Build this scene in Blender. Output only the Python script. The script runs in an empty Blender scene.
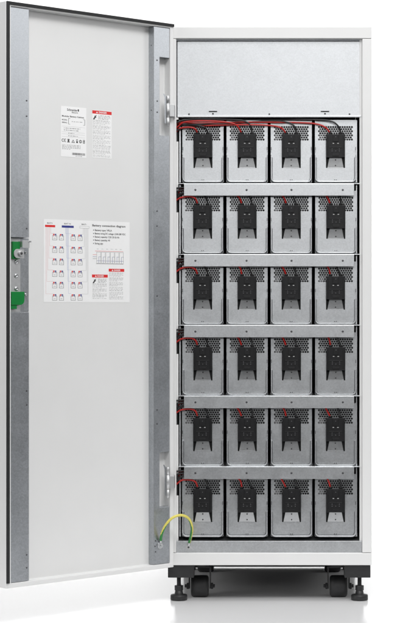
import bpy, bmesh, math, random
from mathutils import Vector, Matrix
random.seed(7)
C = bpy.context.scene.collection
S = bpy.context.scene

# ---------------------------------------------------------------- scale of the place
# 292 survey units to the metre on the cabinet's front plane (y = 0); the eye stands 6.4 m in front of it
U, D, CXP, HZ = 292.0, 6.4, 269.2, 306.0
CAMZ = (602 - HZ) / U
def X(p, y=0.0): return (p - CXP) / U * (D + y) / D
def Z(p, y=0.0): return CAMZ + (HZ - p) / U * (D + y) / D

# ---------------------------------------------------------------- materials
def nt(m):
    m.use_nodes = True
    t = m.node_tree
    return t, t.nodes['Principled BSDF']
def mat(name, col, rough=0.5, metal=0.0, var=0.0, scale=40.0, bump=0.0, bscale=300.0, rvar=0.0, coat=0.0, spec=0.5):
    m = bpy.data.materials.new(name); t, b = nt(m)
    b.inputs['Base Color'].default_value = (*col, 1)
    b.inputs['Roughness'].default_value = rough
    b.inputs['Metallic'].default_value = metal
    b.inputs['Coat Weight'].default_value = coat
    b.inputs['Specular IOR Level'].default_value = spec
    tc = t.nodes.new('ShaderNodeTexCoord')
    if var or rvar:
        n = t.nodes.new('ShaderNodeTexNoise'); n.inputs['Scale'].default_value = scale; n.inputs['Detail'].default_value = 5
        t.links.new(tc.outputs['Object'], n.inputs['Vector'])
        if var:
            r = t.nodes.new('ShaderNodeValToRGB')
            r.color_ramp.elements[0].position = 0.3; r.color_ramp.elements[1].position = 0.7
            r.color_ramp.elements[0].color = (*[max(0, c * (1 - var)) for c in col], 1)
            r.color_ramp.elements[1].color = (*[min(1, c * (1 + var)) for c in col], 1)
            t.links.new(n.outputs['Fac'], r.inputs['Fac']); t.links.new(r.outputs['Color'], b.inputs['Base Color'])
        if rvar:
            mr = t.nodes.new('ShaderNodeMapRange'); mr.inputs['To Min'].default_value = rough - rvar; mr.inputs['To Max'].default_value = rough + rvar
            t.links.new(n.outputs['Fac'], mr.inputs['Value']); t.links.new(mr.outputs['Result'], b.inputs['Roughness'])
    if bump:
        n2 = t.nodes.new('ShaderNodeTexNoise'); n2.inputs['Scale'].default_value = bscale; n2.inputs['Detail'].default_value = 3
        t.links.new(tc.outputs['Object'], n2.inputs['Vector'])
        bp = t.nodes.new('ShaderNodeBump'); bp.inputs['Strength'].default_value = bump; bp.inputs['Distance'].default_value = 0.001
        t.links.new(n2.outputs['Fac'], bp.inputs['Height']); t.links.new(bp.outputs['Normal'], b.inputs['Normal'])
    return m
def galv(name, col, rough=0.36, metal=0.9, spangle=0.10):
    """hot-dip galvanised sheet: fine spangle cells, cloudy patches"""
    m = bpy.data.materials.new(name); t, b = nt(m)
    tc = t.nodes.new('ShaderNodeTexCoord')
    geo = t.nodes.new('ShaderNodeObjectInfo')
    add = t.nodes.new('ShaderNodeVectorMath'); add.operation = 'ADD'
    sc = t.nodes.new('ShaderNodeVectorMath'); sc.operation = 'SCALE'; sc.inputs['Scale'].default_value = 3.0
    t.links.new(geo.outputs['Location'], sc.inputs[0])
    t.links.new(tc.outputs['Object'], add.inputs[0]); t.links.new(sc.outputs[0], add.inputs[1])
    v = t.nodes.new('ShaderNodeTexVoronoi'); v.inputs['Scale'].default_value = 260
    n = t.nodes.new('ShaderNodeTexNoise'); n.inputs['Scale'].default_value = 15; n.inputs['Detail'].default_value = 8; n.inputs['Roughness'].default_value = 0.65
    for x in (v, n): t.links.new(add.outputs[0], x.inputs['Vector'])
    sep = t.nodes.new('ShaderNodeSeparateColor'); t.links.new(v.outputs['Color'], sep.inputs['Color'])
    mx = t.nodes.new('ShaderNodeMath'); mx.operation = 'MULTIPLY_ADD'; mx.inputs[1].default_value = 0.30
    t.links.new(sep.outputs[0], mx.inputs[0])
    m2 = t.nodes.new('ShaderNodeMath'); m2.operation = 'MULTIPLY'; m2.inputs[1].default_value = 0.72
    t.links.new(n.outputs['Fac'], m2.inputs[0]); t.links.new(m2.outputs[0], mx.inputs[2])
    r = t.nodes.new('ShaderNodeValToRGB')
    r.color_ramp.elements[0].position = 0.28; r.color_ramp.elements[1].position = 0.74
    r.color_ramp.elements[0].color = (*[c * (1 - spangle) for c in col], 1)
    r.color_ramp.elements[1].color = (*[min(1, c * (1 + spangle)) for c in col], 1)
    t.links.new(mx.outputs[0], r.inputs['Fac']); t.links.new(r.outputs['Color'], b.inputs['Base Color'])
    mr = t.nodes.new('ShaderNodeMapRange'); mr.inputs['To Min'].default_value = rough - 0.06; mr.inputs['To Max'].default_value = rough + 0.08
    t.links.new(mx.outputs[0], mr.inputs['Value']); t.links.new(mr.outputs['Result'], b.inputs['Roughness'])
    b.inputs['Metallic'].default_value = metal
    bp = t.nodes.new('ShaderNodeBump'); bp.inputs['Strength'].default_value = 0.05; bp.inputs['Distance'].default_value = 0.001
    t.links.new(n.outputs['Fac'], bp.inputs['Height']); t.links.new(bp.outputs['Normal'], b.inputs['Normal'])
    return m

WHITE = mat('white_powder_coat', (0.75, 0.75, 0.745), 0.42, var=0.012, scale=9, bump=0.10, bscale=900, rvar=0.04)
GALV = galv('galvanised_sheet', (0.585, 0.60, 0.615), spangle=0.10)
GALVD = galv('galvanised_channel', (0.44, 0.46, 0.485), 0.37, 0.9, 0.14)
HANDLE = galv('bright_handle_sheet', (0.62, 0.63, 0.64), 0.36, 0.95, 0.05)
ZINC = mat('zinc_plate', (0.62, 0.63, 0.64), 0.28, 0.95, var=0.06, scale=60)
STEEL = mat('dark_steel', (0.10, 0.10, 0.105), 0.4, 0.7)
GASKET = mat('black_rubber_gasket', (0.012, 0.012, 0.013), 0.6, var=0.2, scale=80)
PLASTIC = mat('black_plastic', (0.011, 0.011, 0.012), 0.42, var=0.15, scale=60, bump=0.15, bscale=900, spec=0.3)
BATTERY = mat('battery_case', (0.012, 0.012, 0.013), 0.5, var=0.1)
BATLID = mat('battery_grey_lid', (0.24, 0.24, 0.245), 0.5, var=0.08)
RUBBER = mat('caster_rubber', (0.016, 0.016, 0.017), 0.48, var=0.25, scale=50, bump=0.12, bscale=500)
BLACKM = mat('black_coated_steel', (0.020, 0.020, 0.021), 0.45, 0.2, var=0.15, scale=40)
BLOCKER = mat('light_block_grey', (0.18, 0.18, 0.183), 0.5, var=0.08)  # for the added panel that keeps back light out
GREEN = mat('green_plastic', (0.0, 0.20, 0.035), 0.35, var=0.06)
RED = mat('red_cable_sheath', (0.42, 0.011, 0.008), 0.38, var=0.06, scale=60)
BLACKC = mat('black_cable_sheath', (0.015, 0.015, 0.016), 0.4, var=0.1)
YELLOW = mat('yellow_cable_sheath', (0.72, 0.63, 0.13), 0.4)
CGREEN = mat('green_cable_sheath', (0.02, 0.22, 0.04), 0.4)
HOLEDARK = mat('painted_hole_shade', (0.01, 0.01, 0.01), 0.8)  # near-black colour standing for the shade inside the cover slots
LED = mat('white_marker', (0.5, 0.5, 0.5), 0.4)
DULLZ = mat('dull_zinc', (0.60, 0.605, 0.61), 0.42, 0.8, var=0.05, scale=50)
PAPER = mat('label_paper', (0.88, 0.88, 0.88), 0.35, var=0.01)
INK = mat('black_ink', (0.03, 0.03, 0.03), 0.5)
GREYINK = mat('grey_ink', (0.13, 0.13, 0.13), 0.5)
PALEINK = mat('pale_ink', (0.36, 0.36, 0.36), 0.5)
REDINK = mat('red_ink', (0.70, 0.02, 0.02), 0.45)
PINKINK = mat('thin_red_ink', (0.72, 0.35, 0.35), 0.45)
BLUEINK = mat('blue_ink', (0.03, 0.04, 0.24), 0.45)
PALEBLUE = mat('thin_blue_ink', (0.40, 0.45, 0.66), 0.45)
LABM = [PAPER, INK, GREYINK, REDINK, BLUEINK, PINKINK, PALEBLUE, PALEINK]

# ---------------------------------------------------------------- mesh builder
def catmull(pts, n=10):
    P = [Vector(p) for p in pts]; P = [2 * P[0] - P[1]] + P + [2 * P[-1] - P[-2]]
    out = []
    for i in range(1, len(P) - 2):
        a, b, c, d = P[i - 1:i + 3]
        for k in range(n):
            t = k / n
            out.append(0.5 * ((2 * b) + (c - a) * t + (2 * a - 5 * b + 4 * c - d) * t * t + (3 * b - a - 3 * c + d) * t ** 3))
    out.append(P[-2]); return out
class MB:
    def __init__(s): s.b = bmesh.new()
    def f(s, vs, mi=0, smooth=False):
        try:
            fc = s.b.faces.new(vs); fc.material_index = mi; fc.smooth = smooth; return fc
        except ValueError: return None
    def box(s, x0, x1, y0, y1, z0, z1, mi=0):
        if x0 > x1: x0, x1 = x1, x0
        if y0 > y1: y0, y1 = y1, y0
        if z0 > z1: z0, z1 = z1, z0
        v = [s.b.verts.new((x, y, z)) for z in (z0, z1) for y in (y0, y1) for x in (x0, x1)]
        for q in ((0,2,3,1),(4,5,7,6),(0,1,5,4),(2,6,7,3),(0,4,6,2),(1,3,7,5)): s.f([v[i] for i in q], mi)
        return s
    def prism(s, poly, y0, y1, mi=0):
        """outline (x, z) extruded from y0 to y1"""
        A = sum(poly[i][0] * poly[(i + 1) % len(poly)][1] - poly[(i + 1) % len(poly)][0] * poly[i][1] for i in range(len(poly)))
        if A < 0: poly = poly[::-1]
        if y0 > y1: y0, y1 = y1, y0
        a = [s.b.verts.new((x, y0, z)) for x, z in poly]; b = [s.b.verts.new((x, y1, z)) for x, z in poly]
        s.f(a, mi); s.f(b[::-1], mi)
        for i in range(len(poly)):
            j = (i + 1) % len(poly); s.f([a[j], a[i], b[i], b[j]], mi)
        return s
    def cyl(s, p0, p1, r0, r1=None, seg=20, mi=0, smooth=True):
        r1 = r0 if r1 is None else r1
        p0, p1 = Vector(p0), Vector(p1); d = (p1 - p0).normalized(); q = d.to_track_quat('Z', 'Y')
        ring = lambda p, r: [s.b.verts.new(p + q @ Vector((r * math.cos(2 * math.pi * i / seg), r * math.sin(2 * math.pi * i / seg), 0))) for i in range(seg)]
        a, b = ring(p0, r0), ring(p1, r1)
        s.f(a[::-1], mi); s.f(b, mi)
        for i in range(seg):
            j = (i + 1) % seg; s.f([a[i], a[j], b[j], b[i]], mi, smooth)
        return s
    def lathe(s, c, prof, axis='Z', seg=32, mi=0):
        """profile [(r, h)] turned about an axis through c"""
        q = Vector((1, 0, 0)).to_track_quat('Z', 'Y') if axis == 'X' else (Vector((0, 1, 0)).to_track_quat('Z', 'Y') if axis == 'Y' else Matrix.Identity(3).to_quaternion())
        c = Vector(c); rings = []
        for r, h in prof:
            rings.append([s.b.verts.new(c + q @ Vector((r * math.cos(2 * math.pi * i / seg), r * math.sin(2 * math.pi * i / seg), h))) for i in range(seg)])
        s.f(rings[0][::-1], mi); s.f(rings[-1], mi)
        for a, b in zip(rings, rings[1:]):
            for i in range(seg):
                j = (i + 1) % seg; s.f([a[i], a[j], b[j], b[i]], mi, True)
        return s
    def tube(s, pts, r, seg=10, mi=0, n=10, mifun=None):
        P = catmull(pts, n); rings = []; up = Vector((0, 1, 0.013)); T = None
        for i, p in enumerate(P):
            t = (P[min(i + 1, len(P) - 1)] - P[max(i - 1, 0)]).normalized()
            nrm = (up - t * up.dot(t)).normalized(); up = nrm; bn = t.cross(nrm)
            rings.append([s.b.verts.new(p + (nrm * math.cos(2 * math.pi * k / seg) + bn * math.sin(2 * math.pi * k / seg)) * r) for k in range(seg)])
        for i, (a, b) in enumerate(zip(rings, rings[1:])):
            for k in range(seg):
                j = (k + 1) % seg; s.f([a[k], a[j], b[j], b[k]], mifun(i, k, len(P)) if mifun else mi, True)
        s.f(rings[0][::-1], mi); s.f(rings[-1], mi)
        return s
    def build(s, name, mats, parent=None, loc=(0, 0, 0), bevel=0.0, recalc=True, seg=2):
        if recalc: bmesh.ops.recalc_face_normals(s.b, faces=s.b.faces[:])
        me = bpy.data.meshes.new(name); s.b.to_mesh(me); s.b.free()
        for m in (mats if isinstance(mats, list) else [mats]): me.materials.append(m)
        o = bpy.data.objects.new(name, me); C.objects.link(o); o.location = loc
        if parent: o.parent = parent
        if bevel:
            bv = o.modifiers.new('bevel', 'BEVEL'); bv.width = bevel; bv.segments = seg; bv.limit_method = 'ANGLE'; bv.angle_limit = math.radians(40)
            bv.harden_normals = False
        return o
def empty(name, loc, label=None, cat=None, group=None, parent=None, rz=0.0):
    o = bpy.data.objects.new(name, None); C.objects.link(o); o.location = loc; o.rotation_euler = (0, 0, rz); o.empty_display_size = 0.05
    if label: o['label'] = label
    if cat: o['category'] = cat
    if group: o['group'] = group
    if parent: o.parent = parent
    return o
def tag(o, label, cat, group=None):
    o['label'] = label; o['category'] = cat
    if group: o['group'] = group
    return o

# ---------------------------------------------------------------- the setting: white studio sweep
FLOOR = mat('white_studio_floor', (0.86, 0.86, 0.865), 0.17, var=0.008, scale=1.5, spec=0.5)
BACK = mat('white_backdrop_paper', (0.88, 0.88, 0.88), 0.8, var=0.005, scale=1.0)
m = MB(); m.f([m.b.verts.new(p) for p in ((-4, -0.9, 0), (4, -0.9, 0), (4, 2.6, 0), (-4, 2.6, 0))])
fl = m.build('floor', FLOOR); fl['kind'] = 'structure'
m = MB(); rows = []
for i in range(25):
    a = math.pi / 2 * i / 24
    rows.append([m.b.verts.new((x, 2.6 + 1.2 * math.sin(a), 1.2 - 1.2 * math.cos(a))) for x in (-4, 4)])
rows.append([m.b.verts.new((x, 3.8, 4.2)) for x in (-4, 4)])
for a, b in zip(rows, rows[1:]): m.f([a[0], a[1], b[1], b[0]], 0, True)
bk = m.build('backdrop', BACK); bk['kind'] = 'structure'

# ---------------------------------------------------------------- the cabinet
XL, XR = X(166.6), X(371.8)
ZT, ZB = Z(26.5), Z(565.5)
DEP = 0.85
CAB = empty('battery_cabinet', (0, 0, 0), 'tall white steel battery cabinet standing on black casters with its door wide open', 'cabinet')
ROWP = 70.85
zbeam = Z(38.3)
MITRE = 0.0012
MB().box(XL, XR, 0, 0.05, zbeam, ZT).build('top_beam', WHITE, CAB, bevel=0.0022)
MB().box(XL, XR, 0, 0.05, ZB, Z(553.2)).build('bottom_beam', WHITE, CAB, bevel=0.0022)
MB().box(XL, X(176.2), 0, 0.05, Z(553.2) + MITRE, zbeam - MITRE).build('corner_post', WHITE, CAB, bevel=0.0022)
MB().box(X(362.3), XR, 0, 0.05, Z(553.2) + MITRE, zbeam - MITRE).build('corner_post', WHITE, CAB, bevel=0.0022)
for x0, x1 in ((XL + .002, XL + .016), (XR - .016, XR - .002)):
    MB().box(x0, x1, 0.0505, DEP, ZB + .002, ZT - .003).build('side_panel', WHITE, CAB)
MB().box(XL + .017, XR - .017, DEP - .02, DEP - .002, ZB + .002, ZT - .003).build('back_panel', WHITE, CAB)
MB().box(XL + .017, XR - .017, 0.051, DEP - .021, ZT - .02, ZT - .003).build('roof_panel', WHITE, CAB)
MB().box(XL + .017, XR - .017, 0.051, DEP - .021, ZB + .002, ZB + .02).build('base_panel', BLACKM, CAB)
# inner flanges beside the trays; the one on the hinge side has a cable slot at every row
yf = 0.016
fx0, fx1, sx = X(176.4, yf), X(178.4, yf), X(176.5, yf)
cuts = [(119.5 + ROWP * r, 141.5 + ROWP * r) for r in range(6)]
zs = 117.5; m = MB()
for a, b in cuts:
    m.box(fx0, fx1, yf, yf + .004, Z(a, yf), Z(zs, yf)); zs = b
m.box(fx0, fx1, yf, yf + .004, Z(541, yf), Z(zs, yf))
m.box(X(174, yf), X(176.35, yf), yf, yf + .02, Z(541, yf), Z(117.5, yf))
m.build('inner_flange', WHITE, CAB, bevel=.0006)
m = MB(); m.box(X(359.6, yf), X(362.1, yf), yf, yf + .03, Z(541, yf), Z(38.9, yf)); m.build('inner_flange', WHITE, CAB, bevel=.0008)
# upper cover plate with its slots and dark hole discs, in a shadow gap under the beam
yc = 0.019
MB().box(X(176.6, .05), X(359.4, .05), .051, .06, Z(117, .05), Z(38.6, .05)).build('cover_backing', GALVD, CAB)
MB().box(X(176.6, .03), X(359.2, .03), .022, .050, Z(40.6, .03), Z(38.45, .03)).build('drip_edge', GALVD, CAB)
m = MB()
cx0, cx1 = X(177.4, yc), X(361.0, yc)
m.box(cx0, cx1, yc, yc + .002, Z(116.2, yc), Z(41.2, yc))
m.box(cx0, cx1, yc - .0045, yc - .0002, Z(117.3, yc), Z(115.3, yc))
cov = m.build('cover_plate', GALV, CAB, bevel=.0008)
for p in (189, 269.3, 349.5):
    MB().lathe((X(p, yc), yc, Z(114.0, yc)), [(.0016, .0005), (.0030, -.0002), (.0030, -.0010), (.0012, -.0013)], 'Y', 14).build('cover_hole_disc', STEEL, CAB)  # dark disc stands for the shade in a plate hole
for p in (213, 325):
    m = MB(); m.box(X(p - 4.2, yc), X(p + 4.2, yc), yc - .0012, yc - .0002, Z(111.9, yc), Z(110.8, yc), 1)
    m.box(X(p - 3.6, yc), X(p + 3.6, yc), yc - .004, yc - .0012, Z(110.9, yc), Z(110.3, yc), 0)
    m.cyl((X(p, yc), yc - .0002, Z(113.6, yc)), (X(p, yc), yc - .0016, Z(113.6, yc)), .0028, seg=12, mi=1)
    m.build('lift_slot', [GALV, HOLEDARK], CAB)
# shelves: deep plate with folded front lip
yb = 0.004
for r in range(5):
    t = 183.2 + ROWP * r
    m = MB()
    m.box(X(184, yb), X(354.2, yb), yb, yb + .002, Z(t + 12.4, yb), Z(t + .35, yb))
    m.box(X(184, yb), X(354.2, yb), yb + .002, yb + .012, Z(t + 12.4, yb), Z(t + 11.9, yb))
    m.box(X(178.9, .03), X(359.3, .03), yb + .0025, .80, Z(t + .6, yb), Z(t, yb))
    m.build('shelf', GALV, CAB, bevel=.0007)
    for p in (195.4, 246.6, 291.5, 342.8):
        MB().lathe((X(p, yb), yb, Z(t + 6.6, yb)), [(.0020, .0004), (.0036, -.0002), (.0036, -.0009), (.0016, -.0011)], 'Y', 14).build('shelf_hole_disc', STEEL, CAB)  # dark steel disc in place of each lip hole's shade
ys = 0.010
m = MB(); m.box(X(176.4, ys), X(362.0, ys), ys, ys + .002, Z(553.0, ys), Z(541.2, ys)); m.box(X(176.4, ys), X(362.0, ys), ys + .0022, .80, Z(541.9, ys), Z(541.2, ys))
m.build('bottom_shelf', GALV, CAB, bevel=.0008)
for x0, x1 in ((X(176.6, .05), X(178.2, .05)), (X(359.8, .05), X(361.6, .05))):
    MB().box(x0, x1, .052, .80, Z(540.5, .05), Z(118, .05)).build('side_rail', BLACKM, CAB)

MB().box(XL + .02, XR - .02, DEP - .022, DEP - .004, .004, ZB + .0015).build('rear_light_block', BLOCKER, CAB, bevel=.001)  # added panel, blocks light coming under the cabinet from behind
for x0, x1 in ((179.3, 180.8), (355.9, 357.1)):
    for r in range(6):
        MB().box(X(x0, .034), X(x1, .034), .034, .05, Z(182.4 + ROWP * r, .034), Z((120 if r == 0 else 119.5) + ROWP * r - (0 if r == 0 else 6.5), .034)).build('shelf_upright', GALV, CAB)
# feet and casters
def foot(cx, x0, x1, y0, y1):
    yc_ = (y0 + y1) / 2
    f = MB().box(x0, x1, y0, y1, Z(578.2), ZB - .0012).build('levelling_foot', BLACKM, CAB, bevel=.0018)
    m = MB().cyl((cx, yc_, .012), (cx, yc_, Z(578.2) - .0003), .0068, seg=20)
    for k in range(9): m.lathe((cx, yc_, Z(588) + k * .0034), [(.0066, 0), (.0074, .0012), (.0066, .0024)], 'Z', 20)
    m.build('stem', BLACKM, f)
    m = MB().cyl((cx, yc_, Z(592.3)), (cx, yc_, Z(587.2)), .0150, seg=6, smooth=False).build('hex_nut', BLACKM, f, bevel=.0012)
    m = MB().lathe((cx, yc_, 0.0005), [(.026, 0), (.0290, .0015), (.0290, .0150), (.0275, .0185), (.0150, .0205), (.0125, .0330), (.0105, .036)], 'Z', 40).build('pad', RUBBER, f)
def caster(cx, cy, x0):
    R_, W_ = .0375, .0305
    f = MB()
    f.box(cx - .040, cx + .040, cy - .040, cy + .040, ZB - .006, ZB - .0012)
    f.cyl((cx, cy, ZB - .016), (cx, cy, ZB - .006), .032, seg=28)
    for s in (-1, 1):
        f.prism([(cx + s * .0345, ZB - .016), (cx + s * .0345, .030), (cx + s * .0385, .030), (cx + s * .0385, ZB - .016)], cy - .018, cy + .018)
        f.lathe((cx + s * .0385, cy, R_), [(.012, 0), (.012, s * .006), (.009, s * .008)], 'X', 6)
        f.lathe((cx + s * .0465, cy, R_), [(.006, 0), (.006, s * .006)], 'X', 16)
    f.box(cx - .0385, cx + .0385, cy - .018, cy + .018, ZB - .022, ZB - .0162)
    fo = f.build('caster', BLACKM, CAB, bevel=.001)
    m = MB().lathe((cx, cy, R_), [(.012, -W_), (.030, -W_), (.0345, -W_ + .002), (.0372, -W_ + .006), (.0375, -.012), (.0375, .012), (.0372, W_ - .006), (.0345, W_ - .002), (.030, W_), (.012, W_)], 'X', 48)
    m.build('wheel', RUBBER, fo)
for s, fc, b0, b1, cc in ((-1, 178.3, 167.8, 193.8, 199.8), (1, 360.1, 344.6, 370.6, 338.6)):
    foot(X(fc), X(b0), X(b1), .006, .075)
    foot(X(fc), X(b0), X(b1), DEP - .105, DEP - .03)
    caster(X(cc, .11), .115, 0)
    caster(X(cc, .11), DEP - .125, 0)

# ---------------------------------------------------------------- the door, swung open about 135 degrees
BX, BY = X(173.7, -.02), -.02
dA = Vector((X(6, -.5095) - BX, -.5095 - BY)); DL = dA.length; d = dA / DL
DANG = math.atan2(d.y, d.x); nrm = Vector((-d.y, d.x))
F = U * D
def du(px, v=0.0):
    """distance from the hinge edge, along the door, of survey column px in the layer v"""
    k = (px - CXP) / F; ox, oy = BX + nrm.x * v, BY + nrm.y * v
    return (k * (D + oy) - ox) / (d.x - k * d.y)
def dz(px, py, v=0.0):
    y = BY + nrm.y * v + d.y * du(px, v)
    return CAMZ + (HZ - py) / U * (D + y) / D
DZT, DZB = dz(6, .5), dz(6, 589.0)
PV = -.030                                                   # inner face of the outer skin
def ring(m, u0, u1, z0, z1, v): return [m.b.verts.new(p) for p in ((u0, v, z0), (u1, v, z0), (u1, v, z1), (u0, v, z1))]
m = MB()
ri = (du(170.2), du(11.0), DZB + .0150, DZT - .0150)
R = [ring(m, 0, DL, DZB, DZT, -.046), ring(m, 0, DL, DZB, DZT, 0), ring(m, *ri, 0), ring(m, *ri, PV)]
for a, b in zip(R, R[1:]):
    for i in range(4): m.f([a[i], a[(i + 1) % 4], b[(i + 1) % 4], b[i]])
m.f(R[0]); m.f(R[3])
DOOR = m.build('door', WHITE, CAB, bevel=.0018); DOOR.location = (BX, BY, 0); DOOR.rotation_euler = (0, 0, DANG)
# gasket along free edge and top
m = MB()
g0 = du(9.1); gz = DZT - .0100
m.prism([(DL - .0005, DZB + .016), (DL - .0005, DZT - .0005), (.0005, DZT - .0005), (.0005, gz), (g0, gz), (g0, DZB + .016)], .0003, .0050)
m.build('gasket', GASKET, DOOR, bevel=.0012)
# channel on the free edge, broken by the lock window
zc0, zc1 = ri[2] + .0012, ri[3] - .0012
ua, ub = du(29.0, -.004), ri[1] - .0008
lz1, lz0 = dz(15, 237.0), dz(15, 312.3)
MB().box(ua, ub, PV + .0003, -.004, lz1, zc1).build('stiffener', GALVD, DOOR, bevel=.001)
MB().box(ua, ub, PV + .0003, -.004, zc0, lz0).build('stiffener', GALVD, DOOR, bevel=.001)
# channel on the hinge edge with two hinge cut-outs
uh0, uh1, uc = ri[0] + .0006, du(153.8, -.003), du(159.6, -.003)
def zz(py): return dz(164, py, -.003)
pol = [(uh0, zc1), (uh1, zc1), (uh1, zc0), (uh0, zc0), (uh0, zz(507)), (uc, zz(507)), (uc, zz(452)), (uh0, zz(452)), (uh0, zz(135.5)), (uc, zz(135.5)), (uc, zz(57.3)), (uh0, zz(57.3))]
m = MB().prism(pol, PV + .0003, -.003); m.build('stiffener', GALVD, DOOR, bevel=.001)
for px, py, v in ((150, 45, -.016), (150.5, 110, -.016), (157, 60, -.003), (157.2, 101, -.003), (157.2, 112, -.003), (157, 211, -.003), (157, 226, -.003), (157, 296, -.003), (157, 410, -.003), (157, 424, -.003), (155.5, 541, -.003), (155, 546.5, -.003), (155.5, 552, -.003),
                  (26.6, 100.5, -.004), (26.6, 116, -.004), (26.6, 228.5, -.004), (26.6, 391, -.004), (26.6, 405, -.004), (26.6, 555, -.004), (26.6, 568, -.004)):
    if v == -.016:  # dark discs stand in for the shade of holes in the channels
        u = uh1; z = dz(px, py, v)
        MB().cyl((u - .002, v, z), (u + .0006, v, z), .0022, seg=12).build('door_hole_disc', STEEL, DOOR)
    else:
        u, z = du(px, v), dz(px, py, v)
        MB().lathe((u, v, z), [(.0012, -.0004), (.0027, .0002), (.0026, .0008), (.0010, .0011)], 'Y', 12).build('door_hole_disc', STEEL, DOOR)
# lock: plate, two green slides, cam, keeper tab, screws
lv = -.020
def DP(px, py, v=lv): return du(px, v), dz(px, py, v)
u0, _ = DP(20.5, 275); u1 = ri[1] - .001
MB().box(u0, u1, lv - .004, lv, lz0 + .001, lz1 - .001).build('lock_plate', DULLZ, DOOR, bevel=.0006)
u2, _ = DP(28.6, 275, -.027)
MB().box(u2, u0 - .001, PV + .0002, -.0265, lz0 + .002, lz1 - .002).build('lock_backing', GALVD, DOOR)
def rnd(x0, x1, z0, z1, r, corners):
    """rectangle outline with chosen rounded corners (bl, br, tr, tl)"""
    out = []
    for k, (cx, cz, a0) in enumerate(((x0 + r, z0 + r, 180), (x1 - r, z0 + r, 270), (x1 - r, z1 - r, 0), (x0 + r, z1 - r, 90))):
        if corners[k]:
            out += [(cx + r * math.cos(math.radians(a0 + 15 * i)), cz + r * math.sin(math.radians(a0 + 15 * i))) for i in range(7)]
        else:
            out.append(((x0, z0), (x1, z0), (x1, z1), (x0, z1))[k])
    return out
a, za = DP(18.2, 259); b, zb_ = DP(11.2, 241.5)
MB().prism(rnd(a, b, za, zb_, .004, (0, 0, 0, 0)), lv + .0002, lv + .010).build('green_slide', GREEN, DOOR, bevel=.001)
lvb = lv + .012
a, za = DP(24.6, 305.0, lvb); b, zb_ = DP(11.6, 291.6, lvb)
m = MB().prism(rnd(a, b, za, zb_, .016, (1, 0, 0, 0)), lv + .0002, lvb)
c_, zc_ = DP(17.6, 309, lvb); m.box(c_, b - .0008, lv + .0002, lvb - .003, zc_, za + .002)
m.build('green_slide', GREEN, DOOR, bevel=.0012)
lvc = lv + .016
a, za = DP(24.2, 258.2, lvc); b, zb_ = DP(14.2, 248.8, lvc)
m = MB().prism(rnd(a, b, za, zb_, .013, (0, 1, 1, 0)), lvc - .003, lvc)
uu, zz_ = DP(20.4, 253.4, lvc); m.lathe((uu, lvc, zz_), [(.0095, 0), (.0095, .004), (.0080, .006)], 'Y', 18)
m.lathe((uu, lvc + .006, zz_), [(.0045, 0), (.0045, .001), (.003, .0013)], 'Y', 12, 1)
m.build('lock_cam', [DULLZ, STEEL], DOOR, bevel=.0006)
lvd = -.001
a, za = DP(29.2, 248, lvd); b, zb_ = DP(22.6, 240.3, lvd)
m = MB().box(a, b, lvd, lvd + .002, za, zb_); m.box(a - .003, a + .0005, lvd - .0002, lvd + .009, zb_ - .006, zb_ - .001); m.box(b - .001, b + .002, lv, lvd + .0015, za + .002, zb_ - .002)
m.build('keeper_tab', DULLZ, DOOR, bevel=.0008)
for px, py in ((16.2, 262), (16.0, 275.6), (16.2, 288.6)):
    u, z = DP(px, py); MB().lathe((u, lv, z), [(.0075, .0002), (.0075, .001), (.0055, .0035), (.0030, .0042), (.0026, .0022)], 'Y', 18).build('lock_screw', ZINC, DOOR)
for px, py in ((25.2, 252.5), (25.2, 294.5)):
    u, z = DP(px, py, -.026); MB().lathe((u, -.0264, z), [(.004, 0), (.004, .005), (.002, .006)], 'Y', 12).build('lock_screw', ZINC, DOOR)

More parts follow.
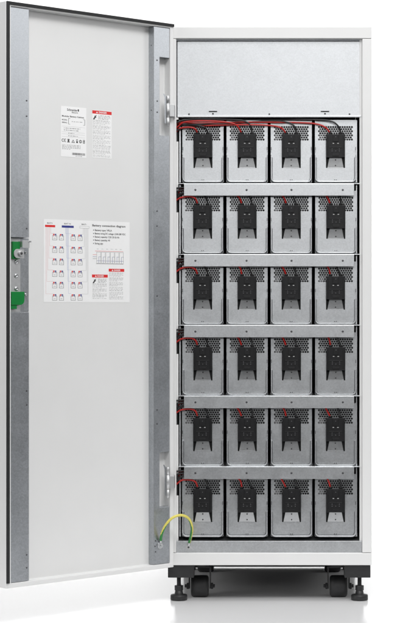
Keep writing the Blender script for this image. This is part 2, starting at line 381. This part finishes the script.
# ---------------------------------------------------------------- the stickers on the door
FONT = None
def text_mesh(body, size):
    c = bpy.data.curves.new('t', 'FONT'); c.body = body; c.size = size; c.align_x = 'LEFT'; c.resolution_u = 2; c.offset = 0.022 * size
    o = bpy.data.objects.new('t', c); C.objects.link(o)
    bpy.context.view_layer.update()
    me = bpy.data.meshes.new_from_object(o.evaluated_get(bpy.context.evaluated_depsgraph_get()))
    bpy.data.objects.remove(o); bpy.data.curves.remove(c)
    return me
class Sticker:
    """flat sticker; drawing coordinates run 0..w to the right, 0..h downwards, in survey units"""
    def __init__(s, px0, px1, py0, py1, w, h):
        s.v = PV + .0004; s.u0, s.u1 = du(px0, s.v), du(px1, s.v)
        s.zt, s.zb = dz(px0, py0, s.v), dz(px0, py1, s.v); s.w, s.h = w, h; s.m = MB()
        s.m.box(s.u1, s.u0, PV + .0001, s.v, s.zb, s.zt, 0)
        s.k = 0
    def uz(s, x, y): return s.u0 + (s.u1 - s.u0) * x / s.w, s.zt + (s.zb - s.zt) * y / s.h
    def rect(s, x0, y0, x1, y1, mi=1, lev=1):
        a, za = s.uz(x0, y0); b, zb = s.uz(x1, y1); v = s.v + .00015 * lev
        s.m.f([s.m.b.verts.new(p) for p in ((a, v, zb), (b, v, zb), (b, v, za), (a, v, za))], mi)
    def frame(s, x0, y0, x1, y1, t=.25, mi=1, lev=1):
        s.rect(x0, y0, x1, y0 + t, mi, lev); s.rect(x0, y1 - t, x1, y1, mi, lev); s.rect(x0, y0 + t, x0 + t, y1 - t, mi, lev); s.rect(x1 - t, y0 + t, x1, y1 - t, mi, lev)
    def poly(s, pts, mi=1, lev=1):
        v = s.v + .00015 * lev; s.m.f([s.m.b.verts.new((s.uz(x, y)[0], v, s.uz(x, y)[1])) for x, y in pts], mi)
    def text(s, body, x, y, w=None, size=2.0, mi=1, lev=1):
        """baseline-left at (x, y); cap height about 0.7 of size; w squeezes it to a width"""
        me = text_mesh(body, size); xs = [p.co.x for p in me.vertices]
        k = (w / max(xs)) if w else 1.0; vs = []; v = s.v + .00015 * lev
        for p in me.vertices:
            a, z = s.uz(x + p.co.x * k, y - p.co.y); vs.append(s.m.b.verts.new((a, v, z)))
        for p in me.polygons: s.m.f([vs[i] for i in p.vertices], mi)
        bpy.data.meshes.remove(me)
    def greek(s, x0, x1, y, t=.45, mi=2, end=1.0):
        """one line of print far too small to read"""
        x = x0; xe = x0 + (x1 - x0) * end
        while x < xe - .4:
            w = random.uniform(.9, 3.0); w = min(w, xe - x)
            for i in range(max(1, int(w / .42))):
                hh = t * random.uniform(.72, 1.0); s.rect(x + i * .42, y + t - hh, x + i * .42 + .27, y + t, mi)
            x += w + .45
    def done(s, name, label=None):
        o = s.m.build(name, LABM, DOOR, recalc=False)
        if label: o['label'] = label
        return o
def triangle(s, x, y, r, mi=1):
    s.poly([(x, y - r), (x - r, y + r * .8), (x + r, y + r * .8)], mi, 2); s.poly([(x, y - r * .45), (x - r * .5, y + r * .5), (x + r * .5, y + r * .5)], 0, 3)
def danger(s, x0, y0, x1, y1, word, pict):
    hh = 3.2 if x1 - x0 > 17 else 3.0
    s.rect(x0, y0, x1, y0 + hh, 3)
    triangle(s, x0 + (x1 - x0) * .24, y0 + hh * .52, hh * .30, 0)
    s.text(word, x0 + (x1 - x0) * .33, y0 + hh * .76, (x1 - x0) * .42, hh * .78, 0, 2)
    y = y0 + hh + 1.0
    if pict:
        s.poly([(x0 + .8, y + 4.3), (x0 + 2.4, y + 1.8), (x0 + 1.6, y + 1.6), (x0 + 4.6, y + .2), (x0 + 3.3, y + 1.9), (x0 + 4.3, y + 2.2), (x0 + 2.2, y + 4.0), (x0 + 2.7, y + 4.6), (x0 + 1.0, y + 5.0)], 1)
        for k in range(4): s.greek(x0 + 6, x1 - .5, y + .3 + k * 1.15, .6, 2, .95 - .12 * (k == 3))
        y += 5.4
    n = 0
    while y < y1 - .9:
        s.greek(x0 + .6, x1 - .4, y, .55, 7 if n % 5 else 2, random.uniform(.55, 1.0) if n % 4 == 3 else .97); y += 1.12 + (.45 if n % 4 == 3 else 0); n += 1

# rating plate
s = Sticker(60.9, 86.3, 105.6, 156.2, 26, 50.5)
s.text('Schneider', 6.2, 4.3, 10.8, 3.3); s.poly([(17.2, 2.0), (18.4, 2.0), (18.4, 4.2), (17.2, 4.2)], 1)
s.text('Electric', 11.0, 6.3, 6.4, 2.0, 2)
s.text('Modular Battery Cabinet', 1.0, 10.6, 22.6, 2.2)
s.text('MODEL:', 1.0, 14.2, 5.6, 1.7); s.text('SERIAL:', 1.0, 16.9, 5.6, 1.7)
s.rect(7.6, 11.8, 8.0, 17.8, 2); s.rect(24.2, 11.8, 24.6, 17.8, 2); s.rect(8.0, 17.5, 9.5, 17.8, 2); s.rect(22.7, 17.5, 24.2, 17.8, 2); s.rect(8, 11.8, 9.5, 12.1, 2); s.rect(22.7, 11.8, 24.2, 12.1, 2)
s.greek(11, 22, 14.4, .7, 2)
for k, (a, b) in enumerate(((3, 20), (3, 18.5))): s.greek(a, b, 21.3 + 2.0 * k, .9, 2)
for y in (20.0, 25.6, 27.6, 30.4): s.rect(1, y, 24.5, y + .14, 7)
s.greek(7.5, 14, 26.3, .8, 2); s.greek(7.5, 18, 28.9, .8, 2)
for k, x in enumerate((1.2, 3.4)):                           # CE mark
    for i in range(6):
        a0, a1 = math.radians(60 + 40 * i), math.radians(60 + 40 * (i + 1)); cx, cy = x + 1.0, 34.2
        s.poly([(cx + 1.5 * math.cos(a0), cy - 1.7 * math.sin(a0)), (cx + 1.5 * math.cos(a1), cy - 1.7 * math.sin(a1)), (cx + .95 * math.cos(a1), cy - 1.1 * math.sin(a1)), (cx + .95 * math.cos(a0), cy - 1.1 * math.sin(a0))])
s.rect(3.9, 34.0, 4.8, 34.4)
s.rect(6.6, 32.6, 8.8, 33.3); s.rect(6.9, 33.4, 8.5, 35.2); s.rect(6.4, 35.3, 9.0, 36.0)
triangle(s, 12.4, 34.6, 1.7); s.rect(15.6, 32.5, 17.3, 36.0); s.rect(15.9, 33.2, 17.0, 34.2, 0, 2)
s.poly([(20.0 + 1.5 * math.cos(i * .628), 34.3 - 1.7 * math.sin(i * .628)) for i in range(10)]); s.poly([(20.0 + .9 * math.cos(i * .628), 34.3 - 1.0 * math.sin(i * .628)) for i in range(10)], 0, 2)
s.rect(19.8, 33.5, 20.2, 35.1, 1, 3); s.frame(22.6, 32.5, 24.4, 36.0, .45); s.rect(23.2, 33.6, 23.9, 34.6)
for k in range(4): s.greek(1.2, 21, 38.3 + 1.35 * k, .7, 2, .97 if k < 3 else .45)
x = 11.5
while x < 24.3:
    w = random.choice((.2, .3, .5)); s.rect(x, 46.0, x + w, 48.3); x += w + random.choice((.2, .3))
s.greek(15, 22, 49.0, .7, 2)
s.done('rating_label', 'white rating plate sticker printed with black text')
# danger sticker
s = Sticker(92.3, 111.6, 109.8, 157.4, 19.3, 47.2)
danger(s, 0, .2, 19.3, 46.8, 'DANGER', True); s.done('danger_label', 'tall warning sticker with a red banner')
# connection diagram
s = Sticker(43.8, 129.6, 218.8, 302.2, 86, 83.2)
for x0, x1, mi, tx in ((1.2, 11.0, 3, 'BAT+'), (17.4, 29.2, 4, 'BAT N'), (35, 44.6, 0, 'BAT-')):
    s.text(tx, x0 + (x1 - x0) * .2, 4.6, (x1 - x0) * .55, 1.9, 2); s.rect(x0, 5.8, x1, 8.0, mi)
s.frame(35, 5.8, 44.6, 8.0, .2, 7, 2)
RY = (14.6, 27.2, 39.4, 51.4, 62.8, 75.2)
for y in RY:
    for x in (8.2, 14.8, 26.4, 33.2):
        s.frame(x, y + 1.6, x + 4.6, y + 6.2, .3, 2); s.rect(x + .7, y, x + 2.2, y + 1.2, 3); s.rect(x + 2.4, y, x + 3.9, y + 1.2, 4)
        s.rect(x + 1.0, y + 1.2, x + 1.4, y + 2.8, 3); s.rect(x + 3.2, y + 1.2, x + 3.6, y + 2.8, 4); s.rect(x + 1.2, y + 4.2, x + 3.4, y + 4.6, 7)
for k, y in enumerate(RY):
    xa = 6.6 - k * .95; s.rect(xa, 8.0, xa + .16, y - .5, 5); s.rect(xa, y - .5, 9.5, y - .34, 5)
    xb = 21.0 + k * .6; s.rect(xb, 8.0, xb + .18, y - .9, 6); s.rect(xb, y - .9, 26.6, y - .72, 6)
    xc = 38.6 + k * .95; s.rect(xc, 8.0, xc + .16, y - .5, 7); s.rect(36.0, y - .5, xc, y - .34, 7)
s.text('Battery connection diagram', 47.6, 5.6, 34.0, 3.1)
for k, tx in enumerate(('Battery type: VRLA', 'Battery string DC voltage: ±240-288 VDC', 'Battery capacity: C20: 20-26 Ah', 'Battery quantity: 40', 'String qty:')):
    y = 10.2 + 3.4 * k; s.poly([(49.0 + .5 * math.cos(i), y - .8 - .55 * math.sin(i)) for i in range(6)]); s.text(tx, 50.2, y, (17.5, 31.5, 25, 15.5, 8.5)[k], 2.5)
x0, x1 = 50.5, 79.5
s.rect(x0, 30.6, x1, 30.9, 3); s.rect(x0 + 1, 43.6, x1, 43.9, 2)
for k in range(6):
    xx = x0 + 1.6 + 4.65 * k; s.frame(xx, 31.6, xx + 4.2, 43.2, .2, 2); s.rect(xx + 2, 36.4, xx + 2.25, 43.2, 4); s.rect(xx + 2, 36.4, xx + 4.4, 36.65, 4); s.greek(xx + .4, xx + 3.2, 28.2, .6, 7)
    s.rect(xx + .2, 40.6, xx + 4.4, 40.85, 4)
s.rect(48.2, 34.4, 52, 34.7, 3); s.rect(48.2, 36.4, 52, 36.7, 4); s.rect(48.2, 38.4, 52, 38.7, 2)
danger(s, 47.4, 54.8, 63.4, 80.6, 'DANGER', True); danger(s, 64.4, 48.6, 80.4, 80.6, 'DANGER', False)
s.done('wiring_label', 'large white wiring diagram sticker with battery symbols')

# ---------------------------------------------------------------- hinges between door and post
for py0, py1 in ((95.5, 124.5), (467.0, 497.0)):
    yh = -.050; hx = X(167.9, yh); h = Z(py0, yh) - Z(py1, yh); zb0 = Z(py1, yh)
    m = MB().lathe((hx, yh, zb0), [(.002, -.006), (.0062, .001), (.0062, h * .24), (.0050, h * .245), (.0050, h * .255), (.0070, h * .26), (.0070, h * .72), (.0050, h * .725), (.0050, h * .735), (.0062, h * .74), (.0062, h * .97), (.004, h)], 'Z', 20)
    hg = m.build('hinge', DULLZ, CAB)
    m = MB().box(hx + .0066, X(174.4, yh), yh - .002, yh + .002, zb0 + h * .28, zb0 + h * .70); m.box(X(174.4, yh) - .004, X(174.4, yh), yh + .002, -.0005, zb0 + h * .28, zb0 + h * .70)
    m.build('hinge_leaf', DULLZ, hg, bevel=.0008)
    m = MB().prism([(hx - .0066, zb0 + h * .02), (hx - .0066, zb0 + h * .98), (hx - .014, zb0 + h * 1.08), (hx - .016, zb0 + h * 1.06), (hx - .011, zb0 + h * .92), (hx - .011, zb0 + h * .08)], yh + .001, yh + .003)
    m.build('hinge_leaf', GALVD, hg)

# ---------------------------------------------------------------- battery modules
YP = 0.035                                                   # tray front
q = (D + YP) / D / U
COLS = [202.85 + 44.25 * c for c in range(4)]
def q2(pts): return [(x * q, z * q) for x, z in pts]
MOD = empty('battery_module', (0, 0, 0))
# front plate: solid zones round a window, punched upper zone
m = MB(); T = .0014
def plate(x0, x1, z0, z1): m.box(x0 * q, x1 * q, 0, T, z0 * q, z1 * q)
m.prism(q2(rnd(-18.75, 18.75, 1.8, 14.5, 2.8, (1, 1, 0, 0))), 0, T)
plate(-18.75, -9.5, 14.5, 25); plate(9.5, 18.75, 14.5, 25); plate(-20.6, -9.5, 25, 42); plate(9.5, 20.6, 25, 42)
PX, PR, NR, HR = 2.34, 14.5 / 7, 7, 1.10
plate(-20.6, -7.5 * PX, 42, 56.5); plate(7.5 * PX, 20.6, 42, 56.5); plate(-20.6, 20.6, 56.5, 62.6)
for j in range(NR):
    zc = 42 + PR * (j + .5); odd = j % 2
    xs = [(-7 + i) * PX for i in range(15)] if not odd else [(-6.5 + i) * PX for i in range(14)]
    if odd:
        for sx_ in (-1, 1): m.box(sx_ * 7.5 * PX * q, sx_ * 7 * PX * q, 0, T, (zc - PR / 2) * q, (zc + PR / 2) * q)
    for xc in xs:
        N = 8
        hole = [(xc + HR * math.cos(math.pi * (2 * i + 1) / N), zc + HR * math.sin(math.pi * (2 * i + 1) / N)) for i in range(N)]
        w, h = PX / 2, PR / 2
        rec = []
        for hx_, hz_ in hole:
            ax, az = hx_ - xc, hz_ - zc
            rec.append((xc + math.copysign(w, ax), zc + math.copysign(min(h, abs(az) * 1.0), az)) if abs(ax) > abs(az) else (xc + ax, zc + math.copysign(h, az)))
        a = [m.b.verts.new((x * q, 0, z * q)) for x, z in hole]; b = [m.b.verts.new((x * q, 0, z * q)) for x, z in rec]; e = [m.b.verts.new((x * q, T, z * q)) for x, z in hole]
        for i in range(N):
            k = (i + 1) % N; m.f([a[k], a[i], b[i], b[k]]); m.f([a[i], a[k], e[k], e[i]])
        for sxx, szz in ((1, 1), (-1, 1), (-1, -1), (1, -1)):   # corner triangles
            cand = [i for i in range(N) if (hole[i][0] - xc) * sxx > 0 and (hole[i][1] - zc) * szz > 0]
            cv = m.b.verts.new(((xc + sxx * w) * q, 0, (zc + szz * h) * q))
            if len(cand) == 2: m.f([b[cand[0]], b[cand[1]], cv])
# raised rim along the lower sides and bottom
def rim_path(off, zt):
    r = 4.6 - off; x = 20.55 - off; out = [(-x, zt)]
    out += [(-x + r - r * math.cos(math.radians(15 * i)), off + r - r * math.sin(math.radians(15 * i))) for i in range(7)]
    out += [(x - r + r * math.sin(math.radians(15 * i)), off + r - r * math.cos(math.radians(15 * i))) for i in range(7)]
    out.append((x, zt)); return out
rm = MB().prism(q2(rim_path(0, 27) + rim_path(1.45, 25)[::-1]), -.015, .004).build('tray_rim', GALV, MOD, bevel=.0016, seg=3)
for sx_ in (-1, 1):
    m.prism(q2([(sx_ * 20.55, 27.2), (sx_ * 20.55, 30), (sx_ * 19.9, 27.2)]), -.010, -.0002)
    m.box(sx_ * 19.6 * q, sx_ * 20.5 * q, -.006, -.0002, 31 * q, 36.6 * q)
    m.box(sx_ * 20.05 * q, sx_ * 20.5 * q, -.004, -.0002, 37.2 * q, 62.4 * q)
    m.box(sx_ * 20.2 * q, sx_ * 20.55 * q, T + .0002, .64, .5 * q, 40 * q)
m.box(-20.2 * q, 20.2 * q, T + .0002, .64, .15 * q, .45 * q)
m.prism(q2(rnd(-2.1, 2.1, 1.9, 3.7, .8, (0, 0, 1, 1))), -.0030, -.0002)
tray = m.build('tray', GALV, MOD, recalc=True)
m = MB()
for x in (-.9, .9): MB().lathe((x * q, -.0030, 2.7 * q), [(.0016, 0), (.0016, -.0007), (.0008, -.0009)], 'Y', 10).build('tray_screw', STEEL, tray)
for sx_ in (-1, 1): MB().box(sx_ * 19.75 * q, sx_ * 20.3 * q, -.0066, -.0061, 32 * q, 35.4 * q).build('side_slot_dark', STEEL, tray)  # dark plate put in for the shade inside the tab's slot
# battery block behind the plate
m = MB().box(-18.6 * q, 18.6 * q, .016, .62, .8 * q, 40 * q, 0).box(-18.6 * q, 18.6 * q, .012, .62, 40.1 * q, 59 * q, 0)
m.box(-17.4 * q, -11.6 * q, .005, .0115, 41 * q, 48.5 * q, 1); m.box(-16.4 * q, -14 * q, .006, .0115, 50.5 * q, 55.3 * q, 1)
m.build('battery', [BATTERY, BATLID], MOD, bevel=.002)
# pull handle in the window
m = MB()
a = [m.b.verts.new((x * q, y, z * q)) for x, y, z in ((-8.1, .0012, 14.9), (8.1, .0012, 14.9), (6.0, -.0018, 25.0), (-6.0, -.0018, 25.0))]
m.f(a); b = [m.b.verts.new(v.co + Vector((0, .0018, 0))) for v in a]
m.f(b[::-1])
for i in range(4): m.f([a[(i + 1) % 4], a[i], b[i], b[(i + 1) % 4]])
m.box(-8.1 * q, 8.1 * q, -.0010, .0010, 14.6 * q, 14.95 * q)
m.build('pull_handle', HANDLE, MOD)
hd = [o for o in MOD.children if o.name == 'pull_handle'][0]
m = MB()
for z, y in ((22.6, -.0012), (17.0, .0006)): MB().lathe((0, y, z * q), [(.0024, 0), (.0024, -.0012), (.0012, -.0015)], 'Y', 12).build('handle_screw', STEEL, hd)
# black connector
m = MB()
m.prism(q2([(-9.3, 48), (-9.3, 26.2), (-8.9, 24.8), (8.9, 24.8), (9.3, 26.2), (9.3, 48)]), -.020, -.0012)
m.box(-2.6 * q, 2.6 * q, -.0235, -.0202, 40.4 * q, 47.4 * q); m.box(-8.2 * q, -7.4 * q, -.0225, -.0202, 27 * q, 46 * q); m.box(7.4 * q, 8.2 * q, -.0225, -.0202, 27 * q, 46 * q)
for x in (-5.3, 5.3): m.cyl((x * q, -.011, 48.05 * q), (x * q, -.011, 50.0 * q), .0062, seg=16)
m.box(-6.5 * q, 6.5 * q, -.0216, -.0202, 34.2 * q, 35.0 * q); m.box(-3.2 * q, 3.2 * q, -.0219, -.0202, 25.8 * q, 28.2 * q)
con = m.build('connector', PLASTIC, MOD, bevel=.0010)
m = MB()
for x in (-2.3, 2.3): MB().box((x - .75) * q, (x + .75) * q, -.0212, -.0202, 38.4 * q, 39.05 * q).build('contact', LED, con)
m = MB()
for x, z in ((-3.6, 31.0), (0, 31.0), (3.6, 31.0), (-3.6, 33.0), (3.6, 33.0), (0, 45)): MB().lathe((x * q, -.0202 if z < 40 else -.0236, z * q), [(.0019, 0), (.0017, -.0006), (.0009, -.0007)], 'Y', 10).build('connector_screw', STEEL, con)
def copy_tree(o, parent=None):
    c = o.copy(); C.objects.link(c)
    if parent: c.parent = parent
    for ch in list(o.children): copy_tree(ch, c)
    return c
ROWN = ('top row', 'second row from top', 'third row from top', 'third row from bottom', 'second row from bottom', 'bottom row')
COLN = ('leftmost', 'second from left', 'third from left', 'rightmost')
first = True
for r in range(6):
    for c in range(4):
        o = MOD if first else copy_tree(MOD); first = False
        o.location = (X(COLS[c] + random.uniform(-.22, .22), YP), YP + random.uniform(-.0015, .0012), Z(182.45 + ROWP * r, YP))
        o.rotation_euler = (random.uniform(-.003, .003), 0, random.uniform(-.006, .006))
        o['label'] = f'galvanized battery tray with black connector, {COLN[c]} in the {ROWN[r]}'
        o['category'] = 'battery'; o['group'] = 'battery trays on the cabinet shelves'

# ---------------------------------------------------------------- cables from the side slot to every connector
def cable(pts, red, r, c):
    mm = MB().tube([(X(x, y), y, Z(z + ROWP * r, y)) for x, y, z in pts], .0029, 10, 0, 8)
    o = mm.build('red_cable' if red else 'black_cable', RED if red else BLACKC)
    tag(o, f"{'red' if red else 'black'} power cable into the battery tray {COLN[c]} in the {ROWN[r]}", 'cable', 'red battery cables' if red else 'black battery cables')
for r in range(6):
    for c in range(4):
        xr, xb, j = COLS[c] - 5.3, COLS[c] + 5.3, lambda a=.5: random.uniform(-a, a)
        ye = YP - .011
        if r == 0:
            R_ = [[(172, .030, 136), (176.6, .022, 131), (181, .012, 128), (190, .010, 127.2), (195.3, .012, 129)],
                  [(172, .030, 131), (178, .018, 126.5), (184, .010, 122.2), (200, .006, 120.8), (222, .006, 121.6), (236, .010, 124.8)],
                  [(172, .030, 133), (178, .026, 129), (192, .020, 126.3), (215, .017, 125.2), (250, .014, 124.6), (272, .013, 125.6), (281.4, .014, 128)],
                  [(172, .030, 128), (180, .026, 122.5), (200, .0265, 123), (250, .026, 122.0), (300, .020, 122.6), (317, .015, 124), (325.8, .014, 127.6)]][c]
            cable(R_ + [(xr, ye, 134), (xr, ye, 138)], True, r, c)
            B_ = [[(172, .034, 132), (178, .015, 129.6), (188, .015, 126.0), (199, .012, 125.8), (205.5, .014, 128)],
                  [(172, .034, 128), (178, .016, 122), (190, .018, 119.2), (225, .020, 119.2), (243, .014, 120.6), (250, .014, 125)],
                  [(172, .034, 130), (178, .030, 126), (195, .0095, 124.2), (225, .028, 123.6), (270, .024, 120.8), (288, .020, 122.4), (294.5, .016, 126.4)],
                  [(172, .034, 126), (178, .033, 119), (200, .031, 119.4), (250, .031, 119.2), (310, .020, 119.4), (330, .012, 120.8), (338.2, .013, 126.0)]][c]
            cable(B_ + [(xb, ye, 134), (xb, ye, 138)], False, r, c)
        else:
            if c == 0:
                cable([(172, .030, 134 + j(1)), (176.8, .018, 129.4 + j()), (182, .012, 126.2 + j(.4)), (190, .012, 125.6 + j(.3)), (195.4, .013, 127.8), (xr, ye, 134), (xr, ye, 138)], True, r, c)
                cable([(172, .034, 131), (177, .018, 126.6 + j()), (184, .016, 122.2 + j()), (198, .018, 121.6), (205.5, .017, 126), (xb, ye, 134), (xb, ye, 138)], False, r, c)
            else:
                rr = (None, (121.6, .0205), (119.3, .0205), (117.0, .0205))[c]; rb = (None, (120.8, .0125), (118.2, .0125), (115.8, .0125))[c]
                cable([(172, .036, 129.6 - c * 1.5), (178.5, .0265, 125.6 - c * 2.0), (188, rr[1], rr[0]), (xr - 26, rr[1], rr[0]), (xr - 9, .0195, rr[0] + 1.2), (xr - 2.8 + j(1.4), .018 + j(.002), 126.2 + j(.7)), (xr, ye, 134), (xr, ye, 138)], True, r, c)
                cable([(172, .030, 133.5 - c * 2), (177.5, .0165, 128.4 - c * 2.2), (186, rb[1], rb[0] + .6), (xb - 26, rb[1], rb[0]), (xb - 8, .0135, rb[0] + 1.0), (xb - 2.2 + j(1.6), .016 + j(.002), 126.4 + j(.8)), (xb, ye, 134), (xb, ye, 138)], False, r, c)

# ---------------------------------------------------------------- green and yellow earth cable, door to sill
def dworld(px, py, v): 
    u = du(px, v); return (BX + d.x * u + nrm.x * v, BY + d.y * u + nrm.y * v, dz(px, py, v))
EC = empty('earth_cable', (X(180), -.04, Z(546)), 'green and yellow earth cable arching from the open door to the cabinet sill', 'cable')
EC_inv = Vector(EC.location)
def ec(mb, name, mats, **k):
    return mb.build(name, mats, EC, tuple(-EC_inv), **k)
p0 = dworld(160.6, 540.5, .004)
pts = [p0] + [(X(x, y), y, Z(z, y)) for x, z, y in ((162.0, 533.5, -.075), (165.8, 525.2, -.085), (172.5, 518.0, -.088), (181, 515.4, -.075), (188.6, 518.8, -.055), (192.0, 527.5, -.035), (191.0, 536, -.015), (189.3, 542.6, .003))]
def stripe(i, k, n):
    t = i / n
    c = 12 + 24 * t if t < .3 else 19.2 + 2.0 * math.sin((t - .3) * 7)
    dd = (k - c) % 24; dd = min(dd, 24 - dd)
    return 1 if dd < 4.6 + 6 * max(0, .12 - t) / .12 else 0
m = MB().tube(pts, .0046, 24, 0, 16, stripe); ec(m, 'sheath', [YELLOW, CGREEN])
m = MB()
bp_ = Vector(dworld(160.2, 545.6, 0)); nn = Vector((nrm.x, nrm.y, 0))
m.cyl(bp_ + nn * -.0025, bp_ + nn * .0005, .0115, seg=20); m.cyl(bp_ + nn * .0006, bp_ + nn * .0075, .0082, seg=6, smooth=False); m.cyl(bp_ + nn * .0076, bp_ + nn * .011, .0042, seg=14)
m.tube([bp_ + nn * .003, bp_ + nn * .003 + Vector((0, 0, .010)), Vector(p0)], .0042, 10, 0, 4)
ec(m, 'lug', [ZINC])
m = MB(); zb1 = Z(547.2, ys); xb1 = X(188.6, ys)
m.cyl((xb1, ys - .0003, zb1), (xb1, ys - .0022, zb1), .0100, seg=20); m.cyl((xb1, ys - .0023, zb1), (xb1, ys - .0075, zb1), .0066, seg=6, smooth=False)
m.tube([(xb1, ys - .003, zb1), (xb1 + .0005, ys - .005, zb1 + .008), pts[-1]], .0040, 10, 0, 4)
m.cyl((xb1, ys - .0076, zb1), (xb1, ys - .0086, zb1), .0034, seg=12, mi=1)
ec(m, 'lug', [DULLZ, STEEL])

# ---------------------------------------------------------------- light
w = bpy.data.worlds.new('World'); S.world = w; w.use_nodes = True
wt = w.node_tree; bg = wt.nodes['Background']
tc = wt.nodes.new('ShaderNodeTexCoord'); sp = wt.nodes.new('ShaderNodeSeparateXYZ'); wt.links.new(tc.outputs['Generated'], sp.inputs[0])
rp = wt.nodes.new('ShaderNodeValToRGB'); mr = wt.nodes.new('ShaderNodeMapRange'); mr.inputs['From Min'].default_value = -1; mr.inputs['From Max'].default_value = 1
wt.links.new(sp.outputs['Z'], mr.inputs['Value']); wt.links.new(mr.outputs['Result'], rp.inputs['Fac'])
e = rp.color_ramp.elements; e[0].position = .46; e[0].color = (.05, .052, .055, 1); e[1].position = .60; e[1].color = (1, 1, 1, 1)
wt.links.new(rp.outputs['Color'], bg.inputs['Color']); bg.inputs['Strength'].default_value = 0.27
def area(name, loc, target, sx, sy, power, col=(1, 1, 1)):
    l = bpy.data.lights.new(name, 'AREA'); l.shape = 'RECTANGLE'; l.size = sx; l.size_y = sy; l.energy = power; l.color = col
    o = bpy.data.objects.new(name, l); C.objects.link(o); o.location = loc
    o.rotation_euler = (Vector(target) - Vector(loc)).to_track_quat('-Z', 'Y').to_euler()
    return o
area('key_softbox', (0.9, -3.6, 4.9), (-.1, 0, 0.6), 2.8, 1.6, 190)
area('top_softbox', (0, -1.0, 6.4), (0, -0.8, 0), 4.5, 2.4, 105)
area('left_softbox', (-4.0, -2.6, 2.4), (-.6, -.3, 1.0), 1.8, 1.8, 62)
area('front_softbox', (0.3, -6.9, 2.4), (0, 0, 1.5), 3.4, 1.0, 45)
area('side_softbox', (4.2, -0.9, 3.0), (-.4, -.2, 1.4), 2.0, 1.8, 36)
area('backdrop_lamp', (0, 1.9, 3.9), (0, 3.6, 1.4), 6.0, 0.8, 76).data.spread = math.radians(120)

# ---------------------------------------------------------------- camera
cam = bpy.data.cameras.new('camera'); co = bpy.data.objects.new('camera', cam); C.objects.link(co)
co.location = (0, -D, CAMZ); co.rotation_euler = (math.radians(90), 0, 0)
cam.sensor_fit = 'HORIZONTAL'; cam.sensor_width = 36; cam.lens = 36 * F / 400
cam.shift_x = (200 - CXP) / 400; cam.shift_y = (HZ - 311.5) / 400
cam.clip_start = 0.05; cam.clip_end = 100
S.camera = co
S.view_settings.view_transform = 'Standard'; S.view_settings.look = 'None'; S.view_settings.exposure = 0; S.view_settings.gamma = 1
S.cycles.max_bounces = 10
